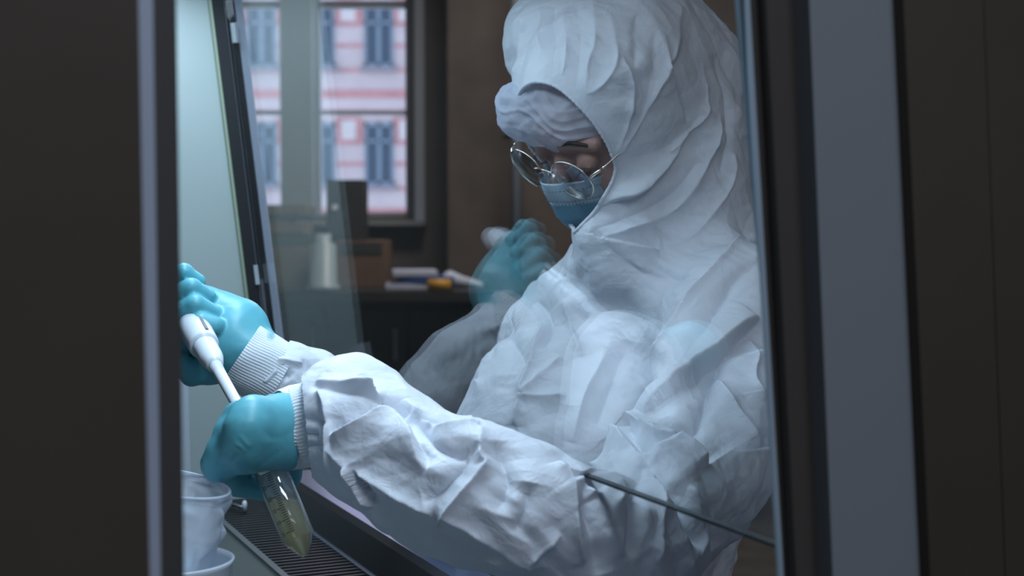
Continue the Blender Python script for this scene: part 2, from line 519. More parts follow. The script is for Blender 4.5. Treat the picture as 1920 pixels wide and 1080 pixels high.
for x0, x1, z0, z1 in [(RX0 - .1, ops[0][0], 0, RZ1), (ops[0][1], ops[1][0], wz0, wz1), (ops[1][1], RX1 + .1, 0, RZ1),
                       (ops[0][0], ops[1][1], 0, wz0), (ops[0][0], ops[1][1], wz1, RZ1)]:
    bx(bmw, x0, x1, RY1, RY1 + .25, z0, z1)
tag(obj('wall_back', bmw, M_wall), kind='structure')
M_wpane = pane_mat('window pane glass', (.93, .96, .97))
for k, (x0, x1) in enumerate(ops):
    w = tag(bpy.data.objects.new('window_%d' % (k + 1), None), kind='structure'); COL.objects.link(w)
    w.location = ((x0 + x1) / 2, RY1 + .1, wz0)
    t = .018
    for nm, a, b, c, d in [('stile', x0, x0 + t, wz0, wz1), ('stile', x1 - t, x1, wz0, wz1), ('rail', x0 + t, x1 - t, wz0, wz0 + t),
                           ('rail', x0 + t, x1 - t, wz1 - t, wz1), ('glazing_bar', x0 + t, x1 - t, BZ(212), BZ(205)),
                           ('glazing_bar', x0 + t, x1 - t, BZ(2), BZ(9) + .02)]:
        if nm == 'glazing_bar' and c > 1.9: c, d = BZ(10), BZ(-4)
        bm = bmesh.new(); bx(bm, a, b, RY1 + .08, RY1 + .13, c, d); obj(nm, bm, M_white, w)
    bm = bmesh.new(); bx(bm, x0 + t, x1 - t, RY1 + .10, RY1 + .106, wz0 + t, wz1 - t); obj('pane', bm, M_wpane, w)
# pale post between the windows with reflected green in its colour, casing and sill
M_case = mat('casing with reflected green', (.36, .42, .42), .5)
bm = bmesh.new(); bx(bm, BX(530), BX(590), RY1 - .05, RY1 - .001, wz0, wz1); tag(obj('trim_1', bm, M_case), kind='structure')
bm = bmesh.new(); bx(bm, BX(780), BX(798), RY1 - .07, RY1 - .001, BZ(422), wz1); tag(obj('trim_2', bm, M_white), kind='structure')
bm = bmesh.new(); bx(bm, BX(768), BX(780), RY1 - .02, RY1 - .001, BZ(412), wz1); tag(obj('trim_3', bm, mat('dark casing', (.10, .10, .11), .5)), kind='structure')
bm = bmesh.new(); bx(bm, BX(500), BX(800), RY1 - .14, RY1 - .001, BZ(422), BZ(413)); tag(obj('trim_4', bm, mat('window sill', (.30, .32, .34), .5)), kind='structure')

# ------------------------------------------------------------------ the building across the street
FY = 45.0
M_ren = mat('pale pink render', (.62, .52, .55), .9, var=.10, vscale=.7)
M_brick = mat('pink brick band', (.56, .28, .30), .9, var=.15, vscale=2.)
M_stone = mat('pale stone panel', (.66, .60, .62), .9, var=.06, vscale=1.)
M_bwin = mat('blue grey joinery', (.22, .29, .38), .6)
M_bgl = mat('dark window glass', (.05, .08, .13), .15)
M_sill = mat('grey stone sill', (.28, .28, .34), .8)
def FX(px): return P(px, 400, FY).x
def FZ(py): return P(960, py, FY).z


bld = empty('apartment_building', (FX(640), FY, 0), 'pale apartment building with pink brick bands seen through the room window', 'building')
bm = bmesh.new(); bx(bm, FX(-500), FX(1900), FY, FY + 8, -14, 16); obj('wall', bm, M_ren, bld)
FLOOR_PX = 222
for r in (-2, -1, 0, 1, 2):
    oy = r * FLOOR_PX
    for y0, y1 in [(52 + 30, 52 + 37), (128, 135), (168, 184), (206, 214), (303, 309)]:
        if y0 == 303: continue
        bm = bmesh.new(); bx(bm, FX(-500), FX(1900), FY - .025, FY - .001, FZ(y1 + oy), FZ(y0 + oy)); obj('brick_band', bm, M_brick, bld)
    for c in range(-4, 6):
        xo = c * 218
        for wx in (712, 603):
            x0, x1 = FX(wx - 27 + xo), FX(wx + 27 + xo); z0, z1 = FZ(125 + oy), FZ(8 + oy)
            # window as sub-assembly: frame (part) with panes (sub-parts)
            bm = bmesh.new()
            wz = (x1 - x0)
            for a, b, c2, d in [(x0, x0 + .08, z0, z1), (x1 - .08, x1, z0, z1), (x0, x1, z0, z0 + .1), (x0, x1, z1 - .12, z1),
                                ((x0 + x1) / 2 - .06, (x0 + x1) / 2 + .06, z0, z1), (x0, x1, z1 - .62, z1 - .54)]:
                bx(bm, a, b, FY - .10, FY - .02, c2, d)
            f = obj('window_frame', bm, M_bwin, bld)
            bm = bmesh.new()
            bx(bm, x0 + .08, (x0 + x1) / 2 - .06, FY - .05, FY - .03, z0 + .1, z1 - .12)
            bx(bm, (x0 + x1) / 2 + .06, x1 - .08, FY - .05, FY - .03, z0 + .1, z1 - .12)
            g = obj('pane', bm, M_bgl, f)
            bm = bmesh.new(); bx(bm, x0 - .12, x1 + .12, FY - .2, FY - .001, z0 - .14, z0); obj('window_sill', bm, M_sill, bld)
            for s in (-1, 1):
                xa = (x0 - .26) if s < 0 else x1 + .04
                bm = bmesh.new(); bx(bm, xa, xa + .22, FY - .05, FY - .002, FZ(45 + oy), FZ(8 + oy)); obj('brick_quoin', bm, M_brick, bld)
        for qx in (655, 763):
            x0, x1 = FX(qx - 23 + xo), FX(qx + 23 + xo)
            bm = bmesh.new(); bx(bm, x0, x1, FY - .07, FY - .001, FZ(48 + oy), FZ(-2 + oy)); f = obj('brick_panel', bm, M_brick, bld)
            bm = bmesh.new(); bx(bm, x0 + .16, x1 - .16, FY - .10, FY - .072, FZ(40 + oy), FZ(4 + oy)); obj('stone_panel', bm, M_stone, f)

# ------------------------------------------------------------------ cabinet
ZT = -.195                       # work surface under the sash edge
M_cabw = mat('pale teal enamel', (.40, .46, .45), .35, var=.03, vscale=3)
M_side = mat('dark brown side panel', (.06, .048, .036), .55, var=.12, vscale=5)
M_alu = mat('grey aluminium', (.30, .34, .40), .38, metal=.3)
M_dark = mat('dark inner steel', (.075, .07, .066), .5, metal=.2)
cab = empty('laminar_flow_cabinet', CB(WIDTH / 2, -.28, ZT - .02), 'laminar flow cabinet with pale end wall, black slotted front and lamp above the gloved hands', 'cabinet')
D = -.60
def slant(name, n0, n1, w0, w1, m, u0=-.02, u1=.72):
    q = [CB(w0, 0, 0) + NT * n0 + UP * u0, CB(w1, 0, 0) + NT * n0 + UP * u0, CB(w1, 0, 0) + NT * n1 + UP * u0, CB(w0, 0, 0) + NT * n1 + UP * u0]
    return slab(name, q, UP * (u1 - u0), m, cab)


slant('end_wall', -.137, .0, WIDTH + .002, WIDTH + .012, M_cabw, -.23, .88)
cbox('end_wall_rear', WIDTH + .013, WIDTH + .03, D, -.11, ZT - .03, .86, M_dark, cab)
cbox('back_wall', -.03, WIDTH + .03, D - .03, D, ZT - .03, .86, M_dark, cab)
cbox('work_surface', .0, WIDTH, D, -.112, ZT - .02, ZT - .004, mat('steel work surface', (.12, .14, .135), .35, metal=.5, bump=.1, bscale=60), cab)
cbox('top_panel', -.03, WIDTH + .03, D, .02, LAMP_Z + .06, LAMP_Z + .09, M_dark, cab)
cbox('under_tray', -.0, WIDTH, D, -.017, ZT - .07, ZT - .05, M_black, cab)
bm = bmesh.new()
q = [CB(.02, -.22, LAMP_Z), CB(WIDTH - .02, -.22, LAMP_Z), CB(WIDTH - .02, -.10, LAMP_Z), CB(.02, -.10, LAMP_Z)]
hexa(bm, q, ZV * .055); obj('lamp_housing', bm, M_white, cab)
# pale line where the end wall meets the guide rail, then the guide rail itself
def rail(name, n0, n1, w0, w1, m, parent=cab, u0=-.02, u1=.72):
    q = [CB(w0, 0, 0) + NT * n0 + UP * u0, CB(w1, 0, 0) + NT * n0 + UP * u0, CB(w1, 0, 0) + NT * n1 + UP * u0, CB(w0, 0, 0) + NT * n1 + UP * u0]
    return slab(name, q, UP * (u1 - u0), m, parent)


rail('edge_seal', -.0245, -.021, WIDTH - .010, WIDTH, mat('yellow green seal', (.30, .36, .26), .5))
rail('sash_guide', -.021, -.004, WIDTH - .012, WIDTH, M_black)
rail('sash_guide_groove', -.004, -.002, WIDTH - .006, WIDTH, M_alu)
rail('sash_guide_groove', -.002, .0125, WIDTH - .003, WIDTH, M_black)
for py in (62, 515):
    d = ray(437 + (py - 62) * .095, py); o = Vector((0, 0, CZ)); t = (CB(WIDTH - .014, 0, 0) - o).dot(WV) / d.dot(WV); c = o + d * t
    bmc = bmesh.new(); q = [c - NT * .003 - UP * .014, c + NT * .003 - UP * .014, c + NT * .003 + UP * .014, c - NT * .003 + UP * .014]
    hexa(bmc, q, -WV * .004); obj('guide_clip', bmc, mat('bright clip', (.6, .66, .7), .3, metal=.6), cab)
# near side: window opening framed by panels; corners given where the photo shows the edges
def near_panel(name, l0, l1, r0, r1, m, thick, w=-.014, toward=True):
    """vertical strip on the near side wall: edges l0->l1 and r0->r1 (pixel x at the top and the foot of the frame)"""
    def ex(a, b, y): return a + (b - a) * (y / 1080.)
    ya, yb = -330, 1500
    q = [side(ex(l0, l1, ya), ya, w), side(ex(r0, r1, ya), ya, w), side(ex(r0, r1, yb), yb, w), side(ex(l0, l1, yb), yb, w)]
    return slab(name, q, -WV * thick if toward else WV * thick, m, cab, )


near_panel('window_seal', 274, 290, 322, 337, mat('dark rubber', (.060, .058, .056), .6), .012)
near_panel('window_trim', 238, 260, 276, 291, mat('pale aluminium trim', (.46, .53, .66), .4, metal=.2), .016)
near_panel('side_panel', -420, -400, 240, 262, M_side, .03)
near_panel('post_lip', 1393, 1457, 1401, 1465, mat('pale lip', (.42, .52, .62), .35, metal=.2), .003)
near_panel('post_recess', 1401, 1465, 1416, 1473, mat('brown recess', (.05, .044, .040), .7), .004)
near_panel('front_post_seal', 1412, 1469, 1464, 1510, mat('dark rubber brown', (.06, .053, .048), .6), .014)
near_panel('front_post', 1462, 1508, 1615, 1668, mat('grey post enamel', (.21, .235, .26), .5), .03)
near_panel('front_panel', 1615, 1668, 1761, 1804, M_side, .04)
near_panel('front_panel', 1773, 1816, 1906, 1922, M_side, .035)
# front grille: each bar of the slotted plate, and the black arm rest
grille_mat = mat('dark slotted steel', (.05, .052, .055), .3, metal=.7)
cbox('grille_rim', 0, WIDTH, -.112, -.104, ZT - .02, ZT, M_steel, cab)
cbox('grille_rim', 0, WIDTH, -.022, -.016, ZT - .02, ZT + .001, mat('bright rim', (.55, .6, .75), .2, metal=.9), cab)
bm = bmesh.new(); hexa(bm, [CB(0, -.104, ZT - .006) - CB(0, 0, 0), CB(.007, -.104, ZT - .006) - CB(0, 0, 0), CB(.007, -.022, ZT - .006) - CB(0, 0, 0), CB(0, -.022, ZT - .006) - CB(0, 0, 0)], ZV * .005)
bar0 = obj('grille_bar', bm, grille_mat, None); bar0.location = CB(.01, 0, 0); bar0.parent = cab; bar0.matrix_parent_inverse = Matrix.Translation(-cab.location)
NB = int((WIDTH - .02) / 0.014)
for i in range(1, NB):
    b = bar0.copy(); COL.objects.link(b); b.location = CB(.01 + i * 0.014, 0, 0)
bm = bmesh.new()
prof = [(-.016, ZT - .03), (-.016, ZT + .002), (.002, ZT + .030), (.012, ZT + .034), (.016, ZT + .030), (.016, ZT - .03)]
a = [bm.verts.new(CB(0, n, z)) for n, z in prof]; b = [bm.verts.new(CB(WIDTH, n, z)) for n, z in prof]
bm.faces.new(a); bm.faces.new(b[::-1])
for i in range(len(a)): bm.faces.new((a[i], b[i], b[(i + 1) % len(a)], a[(i + 1) % len(a)]))
bmesh.ops.recalc_face_normals(bm, faces=bm.faces[:]); obj('arm_rest', bm, mat('black arm rest', (.012, .012, .013), .42), cab)
cbox('front_ledge', 0, WIDTH, .016, .060, ZT - .03, ZT + .028, mat('polished steel ledge', (.62, .68, .88), .22, metal=1.), cab)  # lavender reflection is put into the steel's base colour
cbox('front_apron', 0, WIDTH, .060, .085, ZT - .30, ZT + .022, mat('dark apron', (.03, .032, .036), .3, metal=.4), cab)
cbox('base', .0, WIDTH, D, .0, ZT - .78 if ZS + ZT - .78 > 0 else -ZS, ZT - .071, M_dark, cab)

# the sash: a clear sheet with a dark lower edge and a pale near edge
M_sash = pane_mat('sash glass', (.985, .993, .992), base=.105, top=.22)
sash = empty('sash_window', CB(WIDTH / 2, 0, 0), 'large slanted clear glass sash in front of the hooded person', 'glass sash')
TH = .005
q = [CB(-.008, 0, 0), CB(WIDTH - .004, 0, 0), CB(WIDTH - .004, 0, 0) + UP * .70, CB(-.008, 0, 0) + UP * .70]
slab('glass_sheet', q, NT * TH, M_sash, sash)
q = [CB(-.008, 0, 0), CB(WIDTH, 0, 0), CB(WIDTH, 0, 0) - UP * .0022, CB(-.008, 0, 0) - UP * .0022]
slab('lower_edge', q, NT * TH, mat('dark glass edge', (.03, .045, .05), .2), sash)
q = [CB(-.012, 0, 0), CB(-.008, 0, 0), CB(-.008, 0, 0) + UP * .70, CB(-.012, 0, 0) + UP * .70]
slab('side_edge', q, NT * TH, mat('pale glass edge', (.16, .22, .27), .3), sash)
rail('edge_strip', .013, .024, WIDTH - .006, WIDTH, mat('lavender grey strip', (.50, .54, .66), .35, metal=.1), sash)
#@@PERSON
# ------------------------------------------------------------------ person
M_suit = fabric_mat('white coverall fabric', (.77, .81, .88), .5, .20, .5, 700, crease=1.0)
M_cap = fabric_mat('thin bouffant fabric', (.74, .78, .90), .7, .45, .3, 500, clear=.30)
M_glove = mat('turquoise nitrile', (.115, .42, .50), .42, bump=.10, bscale=120, sss=.15, var=.05, vscale=40)
M_skin = mat('skin', (.42, .24, .20), .5, sss=.2, bump=.08, bscale=300)
M_knit = mat('white knit', (.78, .83, .89), .8, bump=.4, bscale=900)
M_chrome = mat('silver wire', (.75, .70, .62), .22, metal=1.)
person = empty('person', P(1120, 1080, 1.64), 'person in white hooded coverall, bouffant cap, mask and wire glasses, seated holding a tube', 'person')

# head frame
Lh = Vector((.68, -.70, -.21)).normalized(); U0 = (ZV - Lh * ZV.dot(Lh)).normalized(); F0 = Lh.cross(U0).normalized()
HP = math.radians(33)
Fh = (F0 * math.cos(HP) - U0 * math.sin(HP)).normalized(); Uh = Lh.cross(Fh) * -1
if Uh.z < 0: Uh = -Uh
EYE = P(1052, 303, 1.575)
HO = EYE - Fh * .088 + Uh * .012


def H(f, l, u): return HO + Fh * f + Lh * l + Uh * u


HR = (Fh, Lh, Uh)
ctr = HO; f = Field([c - .17 for c in ctr], [c + .17 for c in ctr], .0024)
f.ell(H(-.01, 0, .022), (.098, .074, .088), HR)
f.ell(H(.035, 0, -.045), (.052, .058, .080), HR, k=.02)
f.ell(H(.066, 0, -.108), (.024, .026, .020), HR, k=.02)
f.cone(H(-.03, 0, -.06), H(-.06, 0, -.20), .052, .055, k=.02)
f.cone(H(.082, 0, -.005), H(.106, 0, -.044), .007, .0115, k=.010)
f.cone(H(.095, .010, -.048), H(.095, -.010, -.048), .0075, .0075, k=.006)
for s in (-1, 1):
    f.cone(H(.088, .012 * s, .014), H(.074, .048 * s, .012), .0075, .007, k=.012)      # brow
    f.ell(H(.078, .031 * s, -.012), (.017, .018, .012), HR, k=.004, cut=True) if False else None
    f.ell(H(.096, .032 * s, -.008), (.014, .018, .012), HR, k=.006, cut=True)           # eye socket
    f.ell(H(.0765, .032 * s, -.009), (.0130, .0130, .0130), HR, k=.003)                  # lid over the eyeball
    f.cone(H(.0895, .021 * s, -.0135), H(.086, .043 * s, -.0125), .0018, .0016, k=.002) # lid edge
    f.ell(H(.050, .042 * s, -.040), (.022, .020, .018), HR, k=.015)                     # cheek
    f.ell(H(-.005, .077 * s, -.018), (.017, .007, .030), HR, k=.006)                    # ear
f.cone(H(.094, -.018, -.080), H(.094, .018, -.080), .006, .006, k=.008); f.cone(H(.092, -.014, -.092), H(.092, .014, -.092), .0065, .0065, k=.006)
V, F = f.mesh(); V = smooth_v(V, F, 2)
head = obj('head', mesh_from('head', V, F), M_skin, person, True)
M_hair = mat('dark brown hair', (.03, .02, .018), .6)
for s in (-1, 1):
    bm = tube_bm(spline([H(.0925, .012 * s, .0135), H(.0905, .026 * s, .019), H(.080, .046 * s, .013)], 5), [.0008] + [.0024] * 9 + [.0006], 8)
    obj('eyebrow', bm, M_hair, person, True)
    bm = tube_bm(spline([H(.0912, .021 * s, -.0150), H(.0925, .032 * s, -.0185), H(.0880, .044 * s, -.0140)], 5), .0012, 6)
    obj('eyelashes', bm, M_hair, person, True)
# hair under the cap
f = Field([c - .14 for c in ctr], [c + .14 for c in ctr], .004)
f.ell(H(-.020, 0, .026), (.100, .076, .084), HR)
V, F = f.mesh(); V = V + normals(V, F) * (ridge(V, 60, 3) * .003)[:, None]
loc = np.array([(Vector(v) - HO).dot(Fh) for v in V])
obj('hair', mesh_from('hair', V, F), M_hair, person, True)

# coverall with its hood
f = Field((-.42, 1.02, .52), (.46, 2.02, 1.47), .0052)
hc = lambda px, py, Y, r: (P(px, py, Y), r)
f.ell(H(-.014, 0, .018), (.122, .098, .120), HR, k=.02)
f.ell(P(1058, 85, 1.645), (.066, .085, .072), None, k=.02)
f.ell(P(1165, 95, 1.67), (.095, .11, .085), None, k=.03)
f.ell(H(.03, .03, -.07), (.075, .065, .06), HR, k=.02)
f.cone(P(1235, 150, 1.68), P(1262, 430, 1.67), .100, .100, k=.03)
f.cone(P(1295, 250, 1.70), P(1310, 520, 1.66), .070, .085, k=.03)
f.cone(P(1140, 400, 1.60), P(1160, 470, 1.60), .040, .060, k=.02)
f.cone(P(1115, 440, 1.565), P(1180, 445, 1.57), .022, .030, k=.012)
f.chain([hc(1075, 600, 1.74, .070), hc(1230, 560, 1.68, .085), hc(1370, 600, 1.54, .080)], k=.04)
f.cone(P(1125, 640, 1.68), P(1075, 850, 1.64), .100, .135, k=.04)
f.cone(P(1240, 700, 1.68), P(1180, 950, 1.66), .110, .130, k=.04)
f.cone(P(1075, 850, 1.64), P(1110, 1120, 1.66), .135, .145, k=.04)
f.cone(P(1110, 1120, 1.66), P(1110, 1300, 1.70), .145, .15, k=.04)
# near sleeve
f.chain([hc(1385, 620, 1.52, .078), hc(1345, 780, 1.42, .074), hc(1270, 930, 1.32, .068), hc(1190, 1035, 1.24, .062), hc(1070, 1002, 1.175, .054),
         hc(985, 955, 1.165, .054), hc(890, 912, 1.18, .054), hc(785, 880, 1.21, .055), hc(715, 830, 1.235, .052), hc(665, 784, 1.25, .049), hc(625, 785, 1.26, .046),
         hc(585, 797, 1.268, .036), hc(556, 803, 1.272, .032)], k=.014)
f.chain([hc(590, 848, 1.262, .010), hc(680, 896, 1.25, .021), hc(790, 946, 1.22, .026), hc(880, 982, 1.18, .030)], k=.02)
# far sleeve
f.chain([hc(1040, 640, 1.80, .07), hc(985, 800, 1.78, .065), hc(900, 900, 1.72, .058), hc(770, 860, 1.62, .046), hc(650, 785, 1.565, .042),
         hc(575, 728, 1.54, .045), hc(535, 704, 1.525, .039), hc(505, 692, 1.515, .034)], k=.014)
V, F = f.mesh(); V = smooth_v(V, F, 2)
V, F = subdiv(V, F)
if DETAIL > 1: V, F = subdiv(V, F)
Nn = normals(V, F)
base_me = mesh_from('tmp', V, F); bvh = BVHTree.FromPolygons([tuple(v) for v in V[:, :].tolist()], F.tolist())
# traced folds (pixel polylines, height, width, kind)
R = []
def r_(amp, w, kind, *pts): R.append((pts, amp, w, kind))


S, M_, L_ = .006, .011, .0155
HOODF = [
 (M_, .006, 'r', (1111, 0), (1116, 75), (1102, 125), (1098, 213)), (M_, .006, 'r', (1058, 18), (1062, 90), (1055, 142)),
 (S, .006, 'r', (1013, 13), (1011, 70), (1013, 100)), (-0 or S, .005, 'v', (1036, 5), (1036, 80), (1038, 148)), (S, .006, 'v', (1085, 5), (1088, 90), (1078, 180)),
 (M_, .006, 'r', (1142, 27), (1155, 111), (1129, 160), (1098, 178)), (M_, .006, 'r', (1164, 111), (1187, 169), (1173, 249), (1142, 307)),
 (M_, .007, 'v', (1191, 31), (1187, 129)), (L_, .009, 'r', (1200, 13), (1249, 116), (1227, 178), (1191, 249), (1147, 307)),
 (M_, .008, 'r', (1271, 13), (1262, 102), (1249, 133)), (M_, .008, 's', (1249, 120), (1289, 231)),
 (M_, .008, 'r', (1320, 111), (1324, 204), (1289, 249), (1253, 284)), (L_, .009, 'r', (1347, 213), (1329, 293), (1267, 391), (1191, 427), (1129, 444)),
 (L_, .008, 's', (1293, 249), (1218, 351), (1147, 378), (1084, 413)), (M_, .008, 'v', (1310, 300), (1250, 375), (1180, 405), (1110, 430)),
 (M_, .008, 'r', (1369, 289), (1369, 347), (1307, 436), (1245, 458)), (M_, .005, 's', (1071, 427), (1147, 449), (1236, 467)),
 (M_, .009, 'v', (1225, 60), (1215, 180), (1170, 300)), (M_, .009, 'v', (1345, 100), (1360, 220), (1350, 330)),
 (M_, .008, 'r', (1120, 430), (1200, 500), (1290, 510), (1400, 440)), (M_, .008, 'v', (1150, 470), (1230, 520), (1330, 500), (1420, 430)),
]
TORSOF = [
 (L_, .010, 'r', (1430, 440), (1370, 475), (1300, 560), (1240, 650), (1200, 740)), (L_, .010, 'v', (1430, 490), (1360, 540), (1300, 620), (1240, 720)),
 (M_, .008, 'v', (960, 604), (968, 653), (993, 694)), (M_, .008, 'r', (1058, 560), (1072, 620), (1090, 670)),
 (L_, .009, 'r', (1017, 604), (1001, 682), (980, 751), (968, 800)), (M_, .006, 'r', (1054, 670), (984, 747)), (M_, .006, 'r', (980, 751), (1062, 745)),
 (L_, .010, 'r', (1160, 600), (1123, 690), (1094, 747), (1072, 830)), (M_, .009, 'v', (1180, 640), (1150, 720), (1120, 800)),
 (M_, .008, 'r', (930, 660), (900, 720), (880, 790)), (M_, .008, 'v', (1000, 560), (1030, 600), (1020, 660)),
 (L_, .010, 's', (1428, 594), (1400, 613), (1356, 651), (1313, 685), (1289, 714), (1207, 777)), (L_, .009, 'v', (1356, 651), (1332, 700), (1318, 753), (1308, 786), (1270, 810)),
 (M_, .008, 'r', (1337, 700), (1376, 762), (1419, 844)), (M_, .007, 'r', (1409, 623), (1419, 671), (1409, 719), (1428, 753)),
 (L_, .008, 'r', (1173, 772), (1193, 786), (1226, 810), (1270, 815)), (L_, .008, 's', (1173, 772), (1183, 830), (1226, 849), (1270, 815)),
 (L_, .010, 's', (1270, 820), (1332, 868), (1424, 945)), (M_, .008, 'r', (1226, 849), (1308, 897), (1424, 945)),
 (L_, .008, 'v', (1183, 834), (1241, 897), (1279, 936), (1299, 984), (1327, 1027)), (M_, .007, 'r', (1289, 916), (1356, 984)), (M_, .008, 'v', (1356, 979), (1351, 1046)),
 (L_, .008, 'v', (1202, 868), (1193, 926), (1183, 955), (1178, 1041)), (L_, .009, 'r', (1140, 849), (1149, 945), (1169, 1041)), (M_, .006, 's', (1087, 892), (1116, 931)),
 (M_, .007, 'r', (1225, 870), (1235, 950), (1215, 1050)), (L_, .008, 'v', (1092, 890), (1102, 970), (1125, 1080)),
]
SLEEVEF = [
 (M_, .005, 'v', (581, 721), (654, 734), (716, 754), (773, 766)), (M_, .006, 'r', (590, 712), (660, 722), (720, 742)),
 (M_, .004, 's', (622, 815), (675, 795), (732, 766)), (M_, .006, 'r', (593, 726), (610, 762), (618, 836), (630, 901)),
 (L_, .008, 'r', (618, 840), (683, 893), (748, 929), (813, 962)), (M_, .006, 's', (663, 872), (699, 950)),
 (M_, .007, 'v', (777, 770), (805, 823), (842, 848), (878, 852)), (L_, .007, 'r', (903, 803), (899, 852), (911, 872), (870, 921), (838, 962), (826, 998)),
 (M_, .006, 'v', (895, 836), (858, 884), (821, 925), (797, 941)), (S, .004, 'v', (781, 774), (830, 783), (858, 779)), (S, .004, 'v', (801, 793), (846, 795)),
 (M_, .007, 'r', (838, 962), (899, 1003), (989, 1060)), (M_, .006, 'r', (993, 1064), (1001, 1043), (1050, 999)), (M_, .008, 'v', (995, 905), (980, 966), (960, 1000)),
 (L_, .008, 'r', (1040, 865), (1060, 901), (1076, 986), (1100, 1060)), (S, .003, 'v', (557, 783), (618, 795)), (S, .003, 'v', (553, 815), (593, 819)), (S, .003, 'v', (557, 842), (614, 836)),
 (M_, .008, 'r', (760, 745), (820, 800), (900, 800)), (M_, .009, 'v', (930, 830), (950, 900), (930, 960)), (M_, .007, 's', (660, 700), (760, 790), (800, 880)),
 (S, .005, 'r', (448, 744), (492, 719), (523, 694)), (S, .005, 'v', (523, 690), (545, 712)), (S, .005, 'r', (514, 669), (570, 680)), (S, .005, 'v', (500, 700), (560, 715)),
]
HOODF = [(t_[0] * .62, *t_[1:]) for t_ in HOODF]
for t_ in HOODF + TORSOF + SLEEVEF: r_(t_[0], t_[1], t_[2], *t_[3:])
hgt = apply_ridges(V, Nn, R, bvh)
A3 = np.array([[1, 0, 0], [0, 1, 0], [0, 0, 1.]])
cru = creased(V, 6, 3) * .009 + creased(V, 14, 8) * .0042 + creased(V, 10, 77, 4) * .004 + creased(V, 30, 5) * .0014 + creased(V, 62, 15, 4) * .0004
hgt = hgt + cru
V2 = V + Nn * hgt[:, None]

hn_ = (V - np.array(HO)) @ np.array(Fh)
keep_off = np.clip((np.linalg.norm(V - np.array(HO), axis=1) - .10) / .04, .45, 1)
hl_, hu_ = (V - np.array(HO)) @ np.array(Lh), (V - np.array(HO)) @ np.array(Uh)
calm = np.where((hn_ > -.02) & (hn_ < .16), np.clip((np.hypot((hl_ - .004) / .064, (hu_ - .002) / .086) - 1) / .35, .2, 1), 1)
V2 = V + Nn * (np.where(hgt < 0, hgt * keep_off, hgt) * calm)[:, None]
me = mesh_from('coverall', V2, F)
# hood opening: an oval hole in front of the face, its rim drawn onto a clean oval
bm = bmesh.new(); bm.from_mesh(me); bpy.data.meshes.remove(me)
OC, OA, OB = (.004, .002), .064, .086
hf, hl, hu = [(np.array([v.co[:] for v in bm.verts]) - np.array(HO)) @ np.array(ax_) for ax_ in HR]
def oval(l, u): return math.hypot((l - OC[0]) / OA, (u - OC[1]) / OB)
inside = (hf > .0) & (hf < .19) & (np.hypot((hl - OC[0]) / OA, (hu - OC[1]) / OB) < 1)
va = np.array([v.co[:] for v in bm.verts])
for c0, dr, rad_ in ((P(574, 799, 1.268), Vector((-1, -.15, -.10)), .095), (P(503, 697, 1.520), Vector((-.815, -.086, .56)), .075)):
    # the sleeves end at the knitted cuffs
    dr = dr.normalized(); inside |= (((va - np.array(c0)) @ np.array(dr)) > 0) & (np.linalg.norm(va - np.array(c0), axis=1) < rad_)
kill = [v for v, k in zip(bm.verts, inside) if k]
bmesh.ops.delete(bm, geom=kill, context='VERTS')
bmesh.ops.delete(bm, geom=[v for v in bm.verts if not v.link_faces], context='VERTS')
rim = []
for v in bm.verts:
    if v.is_boundary and abs(v.co.z - HO.z) < .16 and (v.co - HO).length < .19:
        q = v.co - HO; l, u, ff = q.dot(Lh), q.dot(Uh), q.dot(Fh); o_ = oval(l, u)
        l2, u2 = OC[0] + (l - OC[0]) / o_, OC[1] + (u - OC[1]) / o_
        v.co = H(ff, l2, u2); rim.append((math.atan2((u2 - OC[1]) / OB, (l2 - OC[0]) / OA), v.co.copy()))
rim.sort(key=lambda t: t[0])
rimp = [np.mean([r[1][:] for r in rim if abs((r[0] - a + math.pi) % (2 * math.pi) - math.pi) < .07], axis=0) for a in np.linspace(-math.pi, math.pi, 91)[:-1]
        if any(abs((r[0] - a + math.pi) % (2 * math.pi) - math.pi) < .07 for r in rim)]
# the sleeves end open at the cuffs
suit = obj('coverall', bm, M_suit, person, True)
tag(suit, 'crumpled white coverall with its hood up')
rp = [Vector(p) for p in rimp]; rp.append(rp[0])
rp = [p + Fh * .0006 * math.sin(k * 2.1) for k, p in enumerate(spline(rp, 3))]
obj('hood_elastic', tube_bm(rp, .0022, 8, caps=False), M_suit, person, True)

# knitted cuffs
def cuff(pts, radii, ell, name='cuff', ribs=72):
    pts = [Vector(p) for p in pts]; sp_ = spline(pts, 6); n = len(sp_); bm = bmesh.new(); rings = []; prev = None; seg = ribs * 4
    rr = np.interp(np.linspace(0, 1, n), np.linspace(0, 1, len(radii)), radii)
    for i, p in enumerate(sp_):
        t = (sp_[min(i + 1, n - 1)] - sp_[max(i - 1, 0)]).normalized()
        x = (ZV - t * ZV.dot(t)).normalized(); y = t.cross(x)
        ring = []
        for k in range(seg):
            a = 2 * math.pi * k / seg; w = .5 + .5 * math.cos(a * ribs); r = rr[i] + .0009 * w + .0006 * math.sin(5 * a + i * .4)
            ring.append(bm.verts.new(p + x * r * math.cos(a) + y * r * ell * math.sin(a)))
        rings.append(ring)
    for a, b in zip(rings, rings[1:]):
        for k in range(seg): bm.faces.new((a[k], a[(k + 1) % seg], b[(k + 1) % seg], b[k]))
    return obj(name, bm, M_knit, person, True)


cuff([P(526, 806, 1.262), P(556, 802, 1.268), P(600, 792, 1.266)], [.0350, .0372, .0375], .95)
cuff([P(452, 664, 1.512), P(480, 682, 1.514), P(520, 706, 1.520)], [.0365, .0365, .037], .95)

